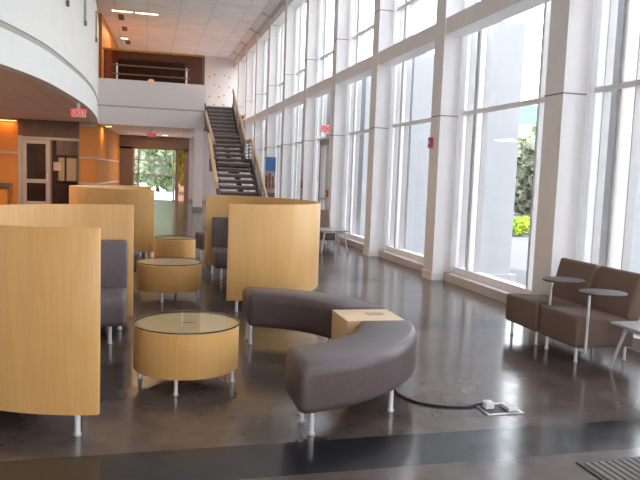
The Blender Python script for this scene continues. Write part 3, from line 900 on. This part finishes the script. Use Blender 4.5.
# cord and floor outlet
t = thing('floor_outlet', 'metal floor outlet box with open lid and grey plugs beside the dark floor band', 'outlet', (2.45, 4.145, 0))
b = nb(); z = .006
box(b, -.14, -.11, 0, .14, -.09, z); box(b, -.14, .09, 0, .14, .11, z); box(b, -.14, -.09, 0, -.12, .09, z); box(b, .12, -.09, 0, .14, .09, z)
obj('rim', b, M_steel, t)
obj('well', box(nb(), -.12, -.09, 0.0005, .12, .09, .003), M_tablet, t)
obj('cover_plate', box(nb(), .04, -.07, .003, .115, .05, .03, bev=.004), M_white, t)
pl = obj('plug', box(nb(), -.10, .0, .003, -.03, .07, .05, bev=.008), M_white, t)
cord = catmull([(1.80, 4.90, .012), (1.86, 4.71, .010), (1.845, 4.545, .008), (1.877, 4.43, .008), (1.93, 4.335, .008), (2.05, 4.254, .008), (2.22, 4.21, .008), (2.31, 4.222, .012), (2.36, 4.19, .03)], 8)
tag(obj('power_cord', tube(nb(), cord, .008, 8), M_cable, None, True), 'black power cord running from under the curved bench to the floor outlet', 'cord')

# entrance mat
t = thing('entrance_mat', 'ribbed grey brown entrance mat recessed at the bottom right corner', 'mat', (2.44, 3.24, 0))
obj('frame', box(nb(), 0, -1.6, 0, 2.0, 0, .008), M_matbar, t)
b = nb()
for k in range(40): box(b, .03 + k * .048, -1.57, .008, .03 + k * .048 + .034, -.03, .014)
obj('ribs', b, M_mat, t)

# ================================================================== OUTSIDE
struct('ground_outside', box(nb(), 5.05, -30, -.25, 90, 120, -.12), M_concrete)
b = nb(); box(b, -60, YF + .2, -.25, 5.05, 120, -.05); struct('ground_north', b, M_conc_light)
b = nb(); box(b, 26, -20, -.12, 90, 120, -.05); struct('lawn', b, M_grass)
for i, y in enumerate((-2.2, 1.0, 4.2, 7.4, 10.75, 13.9, 17.1, 20.3, 23.5, 26.7, 29.9, 33.1)):
    b = nb(); box(b, 5.5, y - .35, -.12, 6.2, y + .35, 4.3); o = struct('column', b, M_pillar)
    g = nb(); box(g, 5.42, y - .43, -.12, 6.28, y + .43, .02); obj('plinth', g, M_pillar, o)

def foliage(n, rx, ry, rz, s, seed):
    rnd = random.Random(seed); b = nb()
    for _ in range(n):
        while True:
            p = Vector((rnd.uniform(-1, 1), rnd.uniform(-1, 1), rnd.uniform(-1, 1)))
            if .25 < p.length < 1: break
        p *= .8 + .25 * math.sin(5 * p.x + 3 * p.z + seed) * math.cos(4 * p.y)
        c = Vector((p.x * rx, p.y * ry, p.z * rz))
        u = Vector((rnd.gauss(0, 1), rnd.gauss(0, 1), rnd.gauss(0, 1))).normalized()
        w = u.cross(Vector((rnd.gauss(0, 1), rnd.gauss(0, 1), rnd.gauss(0, 1)))).normalized()
        k = s * rnd.uniform(.6, 1.3)
        v = [b.verts.new(c + q) for q in (u * k, w * k * .5, -u * k, -w * k * .5)]
        b.faces.new(v)
    return b
def tree(label, x, y, h, r, mtl, seed, n=2600):
    t = thing('tree', label, 'tree', (x, y, -.1), group='trees outside')
    b = nb(); cyl(b, (0, 0, 0), (0, 0, h * .6), .16, 10, .08); obj('trunk', b, M_bark, t, True)
    o = obj('foliage', foliage(n, r, r, h * .5, .30, seed), mtl, t); o.location = (0, 0, h * .46)
tree('pale green tree beyond the glazed exit door, left', -1.9, 50, 5.4, 2.3, M_leaf, 1, 5000)
tree('green tree beyond the glazed exit door, middle', 1.0, 55, 6.0, 2.6, M_leaf, 2, 6000)
tree('yellow green tree beyond the glazed exit door, right', 3.5, 51, 5.2, 1.8, M_leaf2, 3, 4000)
tree('dark tree seen through the window beside the near column', 20.5, 33.3, 4.6, 2.2, M_leafdark, 4)
tree('pale green tree far off, seen in the gap beside the outdoor pillar', 24.5, 38.5, 6.0, 2.4, M_leaf, 5)
for k, (x, y) in enumerate(((11.9, 19.9), (12.9, 20.6), (13.9, 21.4))):
    o = obj('hedge_shrub', foliage(1500, .62, .55, .34, .07, 20 + k), M_leaf2); o.location = (x, y, .2)
    tag(o, 'bright yellow green low shrub outside, %s' % ('nearest in the gap of the window', 'middle of the three', 'farthest back')[k], 'shrub', 'yellow green shrubs outside')
t = thing('far_building', 'distant pale building with a teal roof seen through the window gap', 'building', (33, 56, -.1))
obj('wall', box(nb(), -5, -3, 0, 5, 3, 7.0), M_white, t)
b = nb(); prism(b, [(-5.4, -3.4), (5.4, -3.4), (5.4, 3.4), (-5.4, 3.4)], 7.0, 8.6); obj('roof', b, M_teal, t)
